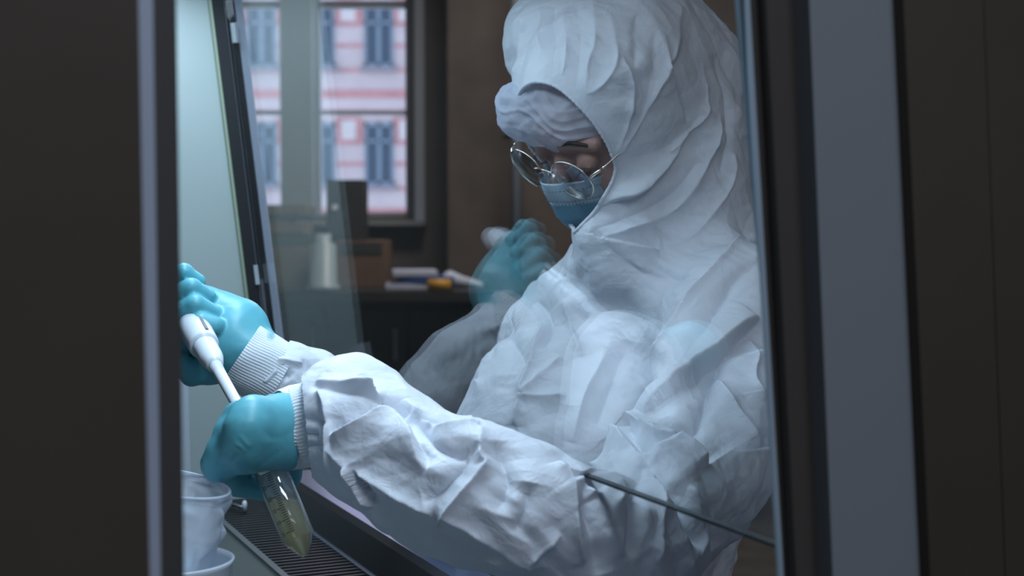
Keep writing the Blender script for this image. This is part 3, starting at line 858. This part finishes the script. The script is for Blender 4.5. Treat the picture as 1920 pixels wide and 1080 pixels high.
# bouffant cap
f = Field([c - .17 for c in HO], [c + .15 for c in HO], .003)
f.ell(P(972, 204, 1.60), (.0275, .035, .033), None, k=.02)
f.ell(P(1025, 214, 1.575), (.040, .035, .036), None, k=.02)
f.ell(P(1072, 235, 1.560), (.026, .028, .024), None, k=.015)
f.ell(P(1100, 240, 1.560), (.012, .020, .014), None, k=.012)
f.ell(H(.0, 0, .036), (.092, .074, .070), HR, k=.02)
f.cone(P(1050, 232, 1.552), P(1108, 226, 1.552), .022, .016, k=.015)
V, F = f.mesh(); V = smooth_v(V, F, 3); V, F = subdiv(V, F); Nn = normals(V, F)
g0 = np.array(P(1075, 150, 1.60)); q = V - g0
ang = (q @ np.array(Uh)) * 22 + (q @ np.array(Lh)) * 9 + vnoise(q, 14, 2) * .8
pl = np.abs((vnoise(np.stack([ang * 3.2, q @ np.array(Fh) * 8, ang * 0], 1), 1.6, 4)))
V = V + Nn * (-pl * .0045 + creased(V, 34, 31) * .0022 + creased(V, 70, 9) * .0010)[:, None]
obj('bouffant_cap', mesh_from('cap', V, F), M_cap, person, True)

# mask
M_mask_top = mat('pale blue mask band', (.62, .76, .85), .8, bump=.3, bscale=500)
M_mask = mat('blue pleated mask', (.27, .56, .73), .8, bump=.3, bscale=500)


def maskpt(s, v, off=0.):
    """s -1..1 across, v 0..1 from the upper edge down"""
    a = s * math.radians(78)
    u = -.030 - .098 * v
    nose = math.exp(-(s / .27) ** 2) * max(0, 1 - max(0, v - .15) * 1.5)
    fr = .101 + .020 * nose - .030 * max(0, v - .55) ** 1.2 * 2 + off
    pleat = .0022 * ((v * 4.0) % 1.0) * (1 - abs(s)) if v > .30 else 0
    wl = .065 - .014 * v
    return H(-.004 + (fr + .004) * math.cos(a) + pleat, wl * math.sin(a), u + .010 * nose - .014 * s * s * (v - .2))


def mask_part(name, v0, v1, m, rows, parent=None):
    bm = bmesh.new(); g = []
    for j in range(rows + 1):
        v = v0 + (v1 - v0) * j / rows
        g.append([bm.verts.new(maskpt(-1 + 2 * i / 48, v)) for i in range(49)])
    for j in range(rows):
        for i in range(48): bm.faces.new((g[j][i], g[j][i + 1], g[j + 1][i + 1], g[j + 1][i]))
    bmesh.ops.solidify(bm, geom=bm.faces[:], thickness=.0008)
    return obj(name, bm, m, parent or person, True)


mask = mask_part('face_mask', .30, 1.0, M_mask, 36); tag(mask, 'blue pleated face mask')
mask_part('mask_band', 0, .30, M_mask_top, 10, mask)
bm = bmesh.new()
for v in (.10, .245, .285):
    for i in range(60):
        s0 = -.96 + 1.92 * i / 60; p0, p1 = maskpt(s0, v, .0012), maskpt(s0 + .016, v, .0012)
        tube_bm([p0, p1], .00042, 5, bm)
obj('mask_stitching', bm, mat('dark blue thread', (.06, .14, .22), .7), mask)['kind'] = 'stuff'

# glasses
gl = obj('glasses', tube_bm(spline([H(.112, -.010, -.010), H(.1155, 0, -.006), H(.112, .010, -.010)], 6), .0011, 8), M_chrome, person, True)
tag(gl, 'thin silver wire glasses')
M_lens = pane_mat('spectacle lens', (.74, .76, .80), gain=1.0)
for s in (-1, 1):
    c = H(.108, .0345 * s, -.016); tilt = math.radians(8)
    ax = (Lh * math.cos(math.radians(6)) * s - Fh * math.sin(math.radians(6))); ay = (Uh * math.cos(tilt) + Fh * math.sin(tilt))
    pts = []
    for k in range(49):
        a = 2 * math.pi * k / 48; rx, ry = .0275, .0250
        x, y = rx * math.cos(a), ry * math.sin(a)
        if y < 0: x *= 1 - .10 * (y / ry) ** 2; y *= 1.06
        pts.append(c + ax * x + ay * y)
    obj('rim', tube_bm(pts, .00095, 8, caps=False), M_chrome, gl, True)
    bm = bmesh.new(); nrm = ax.cross(ay).normalized(); nrm = nrm if nrm.dot(Fh) > 0 else -nrm
    r0 = [bm.verts.new(p + nrm * .0006) for p in pts[:-1]]; r1 = [bm.verts.new(p - nrm * .0006) for p in pts[:-1]]
    c0, c1 = bm.verts.new(c + nrm * .0016), bm.verts.new(c + nrm * .0004)
    for k in range(48):
        j = (k + 1) % 48; bm.faces.new((r0[k], r0[j], c0)); bm.faces.new((r1[j], r1[k], c1)); bm.faces.new((r0[j], r0[k], r1[k], r1[j]))
    bmesh.ops.recalc_face_normals(bm, faces=bm.faces[:])
    obj('lens', bm, M_lens, gl, True)
    h0 = c + ax * .0275 + ay * .008
    h1 = H(.093, .069 * s, -.003)
    obj('hinge', tube_bm([h0, h0 + (h1 - h0) * .8, h1], .0017, 8), M_chrome, gl, True)
    obj('temple', tube_bm(spline([h1, H(.04, .0755 * s, .004), H(-.005, .079 * s, .004), H(-.02, .078 * s, -.02)], 6), .0011, 8), M_chrome, gl, True)
    obj('nose_pad', lathe_bm([(0, .0004), (.0004, .0022), (.001, .0022), (.0013, .0004)], H(.100, .0115 * s, -.024), axis=Lh * s + Fh * .5, seg=12), mat('nose pad', (.5, .5, .48), .3), gl, True)

# gloves
def hand(name, lo, hi, prims, chains, creases, lab):
    f = Field(lo, hi, .0017)
    for a, b, ra, rb, k in prims: f.cone(a, b, ra, rb, k)
    for ch, k in chains:
        g = Field(lo, hi, .0017); g.chain(ch, .002); f.d = smin(f.d, g.d, k)
    V, F = f.mesh(); V = smooth_v(V, F, 2, .5); Nn = normals(V, F)
    bv = BVHTree.FromPolygons([tuple(v) for v in V.tolist()], F.tolist())
    h = apply_ridges(V, Nn, creases, bv) + ridge(V, 55, 3) * .0006 + ridge(V, 22, 14) * .0008
    V = V + Nn * h[:, None]
    return tag(obj(name, mesh_from(name, V, F), M_glove, person, True), lab)


# left hand, closed round the conical tube, back of the hand to the camera
K = [(475, 776, 1.226), (462, 803, 1.218), (458, 832, 1.220), (466, 856, 1.230)]   # knuckles, forefinger first
PI_ = [(450, 778, 1.245), (434, 812, 1.238), (418, 846, 1.238), (409, 871, 1.243)]
DI = [(462, 800, 1.284), (446, 842, 1.286), (438, 884, 1.284), (446, 906, 1.276)]
TI = [(492, 806, 1.290), (478, 848, 1.292), (476, 892, 1.290), (498, 916, 1.280)]
wr = P(560, 806, 1.268)
prims = [(P(538, 790, 1.258), P(556, 800, 1.268), .024, .023, .01), (P(530, 830, 1.262), P(556, 805, 1.268), .022, .023, .012)]
rad = [.0140, .0145, .0140, .0125]
for i in range(4):
    prims.append((P(526, 782 + 20 * i, 1.252), P(*K[i]), .0165, rad[i], .016))
for i in range(3):
    prims.append((P(*K[i]), P(*K[i + 1]), rad[i], rad[i + 1], .012)); prims.append((P(*PI_[i]), P(*PI_[i + 1]), .0112, .0108, .010))
    m1 = tuple((K[i][j] + K[i + 1][j]) / 2 for j in range(3)); m2 = tuple((PI_[i][j] + PI_[i + 1][j]) / 2 for j in range(3))
    prims.append((P(*m1), P(*m2), .0130, .0112, .010))
chains = []
for i in range(4):
    fr = [.0118, .0122, .0118, 0.014][i]
    chains.append(([(P(*K[i]), rad[i] * .98), (P(*PI_[i]), fr * 1.04), (P(*DI[i]), fr * .92), (P(*TI[i]), fr * .85)], .0045))
chains.append(([(P(530, 776, 1.285), .016), (P(512, 768, 1.300), .0145), (P(482, 780, 1.312), .0115), (P(460, 800, 1.316), .010)], .006))
chains.append(([(P(538, 850, 1.285), .016), (P(540, 890, 1.292), .013)], .012))
cre = [(((398, 868), (420, 852), (438, 838)), .0024, .0014, 'r'), (((405, 874), (432, 866), (447, 850)), -.0026, .0014, 'r'), (((412, 838), (428, 848), (440, 868)), .0022, .0013, 'r'),
       (((440, 830), (452, 838), (462, 850)), .0020, .0012, 'r'), (((450, 815), (462, 832), (470, 838)), .0018, .0012, 'r'), (((400, 850), (416, 846), (432, 828)), -.0011, .001, 'r')]
hand('glove', [-.36, 1.14, .85], [-.12, 1.39, 1.07], prims, chains, cre, 'turquoise glove closed round the conical tube')

# right hand, round the pipette controller
prims = [(P(478, 666, 1.515), P(440, 645, 1.520), .0305, .0350, .02), (P(448, 612, 1.535), P(395, 600, 1.545), .031, .030, .02),
         (P(440, 668, 1.525), P(370, 676, 1.545), .026, .022, .02), (P(395, 600, 1.545), P(330, 560, 1.56), .030, .026, .02), (P(400, 650, 1.555), P(320, 640, 1.57), .032, .028, .02)]
chains = []
KN = [[(318, 668, 1.535), (352, 628, 1.500), (378, 606, 1.490), (404, 612, 1.492)],
      [(300, 632, 1.540), (335, 592, 1.503), (366, 572, 1.497), (398, 588, 1.506)],
      [(295, 592, 1.545), (328, 556, 1.512), (358, 541, 1.508), (388, 556, 1.518)],
      [(295, 556, 1.552), (322, 524, 1.525), (345, 512, 1.522), (370, 528, 1.532)]]
for i, ch in enumerate(KN):
    fr = [.0118, .0120, .0115, .0102][i]
    chains.append(([(P(*p), fr * s) for p, s in zip(ch, (1.1, 1.05, 1.0, .86))], .0025))
chains.append(([(P(395, 690, 1.535), .018), (P(360, 700, 1.515), .014), (P(335, 680, 1.495), .012)], .008))
cre = [(((340, 604), (350, 612), (352, 624)), -.0010, .0012, 'r'), (((378, 596), (384, 606), (380, 616)), .0009, .0012, 'r')]
hand('glove', [-.46, 1.44, .94], [-.22, 1.62, 1.15], prims, chains, cre, 'turquoise glove wrapped round the white pipette grip')
#@@THINGS
# ------------------------------------------------------------------ pipette and tube
M_pipw = mat('glossy white plastic', (.74, .79, .86), .25, coat=.3)
pA, pB = P(366, 618, 1.488), P(447, 762, 1.325)
pip = empty('pipette', pA, 'glossy white pipette between the two gloved hands', 'pipette')
ax = (pB - pA).normalized(); LL = (pB - pA).length
sc_ = LL
def at(t): return t * LL
obj('collar', lathe_bm([(at(-.25), .016), (at(.0), .0165), (at(.22), .0155), (at(.24), .0145)], pA, pB, seg=40), M_pipw, pip, True)
obj('nose_cone', lathe_bm([(at(.24), .0122), (at(.27), .0128), (at(.41), .0120), (at(.47), .0092), (at(.50), .0078)], pA, pB, seg=40), M_pipw, pip, True)
obj('stem', lathe_bm([(at(.49), .0068), (at(.62), .0060), (at(1.0), .0056), (at(1.22), .0050)], pA, pB, seg=28), M_pipw, pip, True)
R3 = frame_to(ax)
obj('grip_body', lathe_bm([(at(-.8), .012), (at(-.7), .016), (at(-.25), .0165)], pA, pB, seg=32), M_pipw, pip, True)
c = pA + ax * at(.1); v = (-ray(400, 640).normalized()); v = (v - ax * v.dot(ax)).normalized(); sd = ax.cross(v)
if sd.x < 0: sd = -sd
v2 = (v * .75 + sd * .66).normalized(); s2 = ax.cross(v2)
q = [c + v2 * .0158 + s2 * .0015 - ax * at(.08), c + v2 * .0158 - s2 * .0015 - ax * at(.08), c + v2 * .0158 - s2 * .0015 + ax * at(.1), c + v2 * .0158 + s2 * .0015 + ax * at(.1)]
slab('slot', q, v2 * .0012, mat('grey slot', (.18, .2, .22), .4), pip)

tB, tT = P(574, 1043, 1.235), P(470, 792, 1.262)
tax = (tT - tB).normalized()
tube = empty('centrifuge_tube', tB, 'clear conical tube of pale yellow liquid held under the near glove', 'tube')
M_tube = pane_mat('clear tube plastic', (.93, .95, .94), gain=2.2, rough=.03, milk=.10, milkc=(.75, .82, .9))
RT = .0146
TL = .118
prof = [(0, .0035), (.0008, .0045), (.0165, RT - .001), (.018, RT), (TL, RT)]
inner = [(TL, RT - .0012), (.018, RT - .0012), (.002, .0036)]
bm = lathe_bm(prof + inner, tB, tT, seg=48, closed=False); obj('tube_wall', bm, M_tube, tube, True)
ri = RT - .0016
bm = lathe_bm([(.0018, .0030), (.0172, ri - .0006), (.0185, ri), (.085, ri)], tB, tT, seg=48)
lv = P(530, 940, 1.24)
bmesh.ops.bisect_plane(bm, geom=bm.verts[:] + bm.edges[:] + bm.faces[:], plane_co=lv, plane_no=(0.10, 0, 1), clear_outer=True)
bmesh.ops.holes_fill(bm, edges=[e for e in bm.edges if e.is_boundary]); bmesh.ops.recalc_face_normals(bm, faces=bm.faces[:])
M_liq = pane_mat('pale yellow liquid', (.80, .76, .50), gain=.8, milk=.42, milkc=(.95, .88, .55))
obj('liquid', bm, M_liq, tube, True)
M_print = mat('grey print', (.02, .03, .035), .6)
vv = (-ray(530, 970).normalized()); vv = (vv - tax * vv.dot(tax)).normalized(); ss = tax.cross(vv)
if ss.x > 0: ss = -ss          # towards the left of the picture
def onsurf(a, t, off=.0003): return tB + tax * t + (vv * math.cos(a) + ss * math.sin(a)) * (RT + off)


for i in range(26):
    t = .024 + i * .0022; L_ = .55 if i % 5 == 0 else .28; bm = bmesh.new()
    prev = None
    for k in range(7):
        a = .05 + L_ * k / 6; p, p2 = onsurf(a, t), onsurf(a, t + .0006); cur = (bm.verts.new(p), bm.verts.new(p2))
        if prev: bm.faces.new((prev[0], cur[0], cur[1], prev[1]))
        prev = cur
    obj('graduation', bm, M_print, tube)
for k, tx in enumerate(('5', '10', '15', '20', '25')):
    cu = bpy.data.curves.new('number', 'FONT'); cu.body = tx; cu.size = .0052; cu.align_x = 'CENTER'; cu.resolution_u = 2
    o = bpy.data.objects.new('number', cu); COL.objects.link(o); dg = bpy.context.evaluated_depsgraph_get()
    me = bpy.data.meshes.new_from_object(o.evaluated_get(dg)); bpy.data.objects.remove(o)
    t0 = .0225 + k * .011
    for vtx in me.vertices:
        a = .82 - vtx.co.x / RT; vtx.co = onsurf(a, t0 + vtx.co.y)
    obj('number', me, M_print, tube)

# bag-lined beaker at the left, paper strip on the end wall
bagM = fabric_mat('milky plastic bag', (.70, .76, .84), .35, .45, .2, 300, clear=.12, crease=1.5)
bz = CB(0, 0, ZT).z
bc = P(318, 905, 1.20)
bag = empty('plastic_bag', bc, 'crumpled milky plastic bag standing in the white beaker by the left frame', 'bag')
bm = bmesh.new(); rings = []; seg = 120
profb = [(0, .0495), (-.006, .0500), (-.010, .0485), (-.03, .045), (-.055, .036), (-.072, .029), (-.085, .027), (-.12, .032)]
nn = spline([Vector((r, 0, z)) for z, r in profb], 6)
for pz in nn:
    ring = []
    for k in range(seg):
        a = 2 * math.pi * k / seg; d = np.array([[math.cos(a) * .05, math.sin(a) * .05, pz.z]])
        r = pz.x + float(creased(d, 26, 5)[0] * .6 + ridge(d, 40, 5)[0]) * .008 * min(1, -pz.z / .02 + .2) + .002 * math.sin(7 * a)
        ring.append(bm.verts.new(bc + Vector((r * math.cos(a), r * math.sin(a), pz.z + .010 * math.cos(a) * -1 * (1 + pz.z / .12)))))
    rings.append(ring)
for a, b in zip(rings, rings[1:]):
    for k in range(seg): bm.faces.new((a[k], b[k], b[(k + 1) % seg], a[(k + 1) % seg]))
obj('bag_film', bm, bagM, bag, True)
obj('bag_hem', tube_bm([bc + Vector((.0502 * math.cos(a), .0502 * math.sin(a), -.010 * math.cos(a))) for a in [2 * math.pi * k / 60 for k in range(61)]], .0014, 8, caps=False), bagM, bag, True)
kc = Vector((bc.x, bc.y, bz)); bh = P(318, 1050, 1.2).z - bz
bk = obj('beaker', lathe_bm([(0, .046), (.002, .050), (bh - .004, .052), (bh, .054), (bh + .001, .052), (bh - .004, .050), (.004, .047)], kc, axis=ZV, seg=60), mat('translucent white plastic', (.6, .68, .76), .35, sss=.1), None, True)
tag(bk, 'white plastic beaker holding the crumpled bag at lower left', 'beaker')
q = [side(318, 700, WIDTH - .002), side(352, 700, WIDTH - .002), side(357, 886, WIDTH - .002), side(322, 886, WIDTH - .002)]
tag(slab('paper_sheet', q, -WV * .002, mat('white paper', (.5, .54, .6), .8)), 'narrow pale sheet hanging on the end wall beside the left frame', 'paper')
# small clip on the work surface
c = P(459, 985, 1.93); c.z = bz
cl = empty('spray_nozzle', c, 'tiny pale tipped steel rod at the rear edge of the slotted grille', 'nozzle')
obj('tip', lathe_bm([(0, .003), (.010, .0035), (.014, .002)], c, axis=ZV, seg=14), M_pipw, cl, True)
obj('rod', tube_bm([c + Vector((0, 0, .004)), c - NV * .02 + WV * .06 + ZV * .004], .002, 8), M_steel, cl, True)

# ------------------------------------------------------------------ lab furniture behind the glass
def rb(name, x0, x1, y0, y1, Y, dep, m, label, cat, group=None, parent=None, bev=.004, z0=None):
    """box whose front shows at pixels x0..x1, y0..y1 from the photographer's place, at distance Y"""
    a, b = P(x0, y1, Y), P(x1, y0, Y)
    if z0 is not None: a.z = z0
    c = ((a.x + b.x) / 2, Y + dep / 2, (a.z + b.z) / 2)
    o = box(name, c, (b.x - a.x, dep, b.z - a.z), m, parent, bev)
    if label: tag(o, label, cat, group)
    o['top'] = b.z
    return o


DY = 5.2
dz = P(960, 546, DY).z
desk = empty('lab_bench', (P(760, 0, DY).x, DY + .35, 0), 'long dark lab bench under the window, behind the sash', 'bench')
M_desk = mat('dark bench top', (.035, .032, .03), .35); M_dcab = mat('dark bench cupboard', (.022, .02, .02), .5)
xa, xb = P(440, 0, DY).x, P(1400, 0, DY).x
box('bench_top', ((xa + xb) / 2, DY + .36, dz - .02), (xb - xa, .76, .04), M_desk, desk, .004)
nd = 6
for i in range(nd):
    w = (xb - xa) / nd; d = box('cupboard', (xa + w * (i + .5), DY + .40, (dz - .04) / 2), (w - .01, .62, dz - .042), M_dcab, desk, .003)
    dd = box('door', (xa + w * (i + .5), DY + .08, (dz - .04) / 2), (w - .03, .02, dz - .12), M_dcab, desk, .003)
    box('handle', (xa + w * (i + .85), DY + .06, dz - .2), (.015, .02, .12), M_steel, dd, .003)
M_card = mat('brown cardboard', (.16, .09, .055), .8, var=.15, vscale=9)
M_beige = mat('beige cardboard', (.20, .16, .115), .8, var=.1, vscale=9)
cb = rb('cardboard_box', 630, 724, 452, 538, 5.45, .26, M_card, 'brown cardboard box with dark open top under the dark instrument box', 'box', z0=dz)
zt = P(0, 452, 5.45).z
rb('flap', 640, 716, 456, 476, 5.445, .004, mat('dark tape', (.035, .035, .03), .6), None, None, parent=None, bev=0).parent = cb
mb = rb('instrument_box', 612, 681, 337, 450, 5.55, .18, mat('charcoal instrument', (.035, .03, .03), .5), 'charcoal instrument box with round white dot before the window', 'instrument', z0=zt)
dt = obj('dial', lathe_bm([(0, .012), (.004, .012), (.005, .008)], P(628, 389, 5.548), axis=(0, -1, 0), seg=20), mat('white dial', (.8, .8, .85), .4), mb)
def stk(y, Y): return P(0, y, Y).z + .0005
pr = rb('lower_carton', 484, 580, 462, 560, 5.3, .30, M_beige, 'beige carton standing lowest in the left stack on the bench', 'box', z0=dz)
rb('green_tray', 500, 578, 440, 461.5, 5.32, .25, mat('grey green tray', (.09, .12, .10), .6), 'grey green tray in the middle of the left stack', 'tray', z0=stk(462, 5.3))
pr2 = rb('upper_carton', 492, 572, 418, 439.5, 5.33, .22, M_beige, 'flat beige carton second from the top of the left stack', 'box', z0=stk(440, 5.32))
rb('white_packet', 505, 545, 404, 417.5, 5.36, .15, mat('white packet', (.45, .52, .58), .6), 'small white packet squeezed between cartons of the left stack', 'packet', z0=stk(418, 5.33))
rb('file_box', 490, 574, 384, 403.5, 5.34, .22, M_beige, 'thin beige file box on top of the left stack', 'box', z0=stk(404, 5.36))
jar = obj('storage_jar', lathe_bm([(0, .055), (.004, .062), (.02, .062), (.024, .05), (.17, .047), (.18, .03), (.21, .03)], Vector((P(607, 552, 5.25).x, 5.24, dz)), axis=ZV, seg=36), mat('translucent pale jar', (.30, .38, .40), .35), None, True)
tag(jar, 'pale grey jar with wide foot left of the brown cardboard box', 'jar')
# papers, blue folder and yellow roll on the bench
M_pap = mat('white sheets', (.55, .60, .72), .7); k = 0
for i, (x0, x1, lay, rot, m, nm, lb) in enumerate([(718, 800, 0, .1, M_pap, 'paper_stack', 'lowest white paper stack at the left end of the heap on the bench'),
                                     (745, 850, 1, -.08, mat('blue folder', (.03, .09, .32), .5), 'blue_folder', 'blue folder lying in the heap of papers on the bench'),
                                     (730, 815, 2, .2, M_pap, 'paper_stack', 'topmost white paper stack on the blue folder')]):
    cx = (P(x0, 0, 5.3).x + P(x1, 0, 5.3).x) / 2; wd_ = P(x1, 0, 5.3).x - P(x0, 0, 5.3).x
    tag(box(nm, (cx, 5.38, dz + .012 + .024 * lay), (wd_, .2, .022), m, None, .003, rot * .5), lb, 'folder' if 'blue' in nm else 'paper')
cx = P(822, 0, 5.22).x
roll = obj('yellow_roll', lathe_bm([(0, .012), (0, .022), (.085, .022), (.085, .012)], Vector((cx - .042, 5.22, dz + .022)), axis=(1, 0, 0), seg=28), mat('yellow tape', (.55, .28, .03), .5), None, True)
tag(roll, 'yellow tape roll lying at the front of the bench papers', 'tape roll')
# white crumpled bag beside the papers
f = Field([P(835, 0, 5.35).x - .02, 5.28, dz - .01], [P(905, 0, 5.35).x + .04, 5.55, dz + .12], .006)
f.cone((P(842, 0, 5.35).x, 5.4, dz + .035), (P(900, 0, 5.35).x, 5.42, dz + .012), .034, .012, .02)
V, F = f.mesh(); V = V + normals(V, F) * (facet(V, 30, 5) * .012)[:, None]
V[:, 2] = np.maximum(V[:, 2], dz)
tag(obj('crumpled_bag', mesh_from('crumpled_bag', V, F), M_pap, None, True), 'crumpled white bag right of the yellow roll on the bench', 'bag')
# tall cupboard and shelf on the right of the window, seen dim through the glass
tc_ = empty('tall_cupboard', (P(880, 0, 6.0).x + .1, 6.15, 0), 'tall dark brown cupboard standing right of the window behind the person', 'cupboard')
x0, x1 = P(835, 0, 6.0).x, P(1090, 0, 6.0).x
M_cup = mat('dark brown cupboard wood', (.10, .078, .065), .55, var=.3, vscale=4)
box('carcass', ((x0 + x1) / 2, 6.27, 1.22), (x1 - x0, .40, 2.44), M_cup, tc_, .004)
for i in range(2):
    w = (x1 - x0) / 2; d = box('door', (x0 + w * (i + .5), 6.055, 1.28), (w - .012, .02, 2.3), M_cup, tc_, .003)
    box('handle', (x0 + w * (.9 if i == 0 else 1.1), 6.035, 1.5), (.03, .02, .015), M_steel, d, .002)
# a slim pale upright in front of the cupboard, a shelf with small stuff far right
tag(obj('pale_upright', tube_bm([P(968, 700, 5.9), P(968, 0, 5.9), P(968, -330, 5.9)], .022, 14), mat('pale upright paint', (.22, .25, .30), .5), None, True), 'slim pale upright left of the glasses, running up behind', 'pipe')
sh = rb('storage_shelf', 1880, 2250, -200, 900, 2.2, .35, mat('black shelf', (.02, .02, .022), .5), None, None, parent=None)
tag(sh, 'dark storage shelf at the far right edge behind the front panel', 'shelf')
rb('pale_carton', 1895, 2000, 180, 320, 2.10, .09, mat('pale carton', (.28, .25, .23), .7), 'pale carton on the dark shelf at far right', 'box')
# stool
st = empty('stool', Vector((person.location.x, person.location.y + .03, 0)), 'round black stool under the seated person', 'stool')
sx, sy = st.location.x, st.location.y
obj('seat', lathe_bm([(0, .16), (.01, .18), (.05, .18), (.06, .16)], (sx, sy, .44), axis=ZV, seg=40), M_black, st, True)
obj('column', lathe_bm([(0, .025), (.41, .025)], (sx, sy, .05), axis=ZV, seg=20), M_steel, st, True)
for k in range(5):
    a = 2 * math.pi * k / 5; obj('leg', tube_bm([(sx, sy, .06), (sx + .17 * math.cos(a), sy + .17 * math.sin(a), .02)], .018, 10), M_steel, st, True)
# unseen panels added to go with the fill lights
for k, (x, y, lab) in enumerate([(.3, 4.7, 'added flat white fill light panel above the bench'), (.7, -.5, 'added flat white fill light panel behind the photographer')]):
    tag(box('fill_light_panel', (x, y, 2.67), (1.24, .64, .05), M_white, None, .005), lab, 'ceiling light')
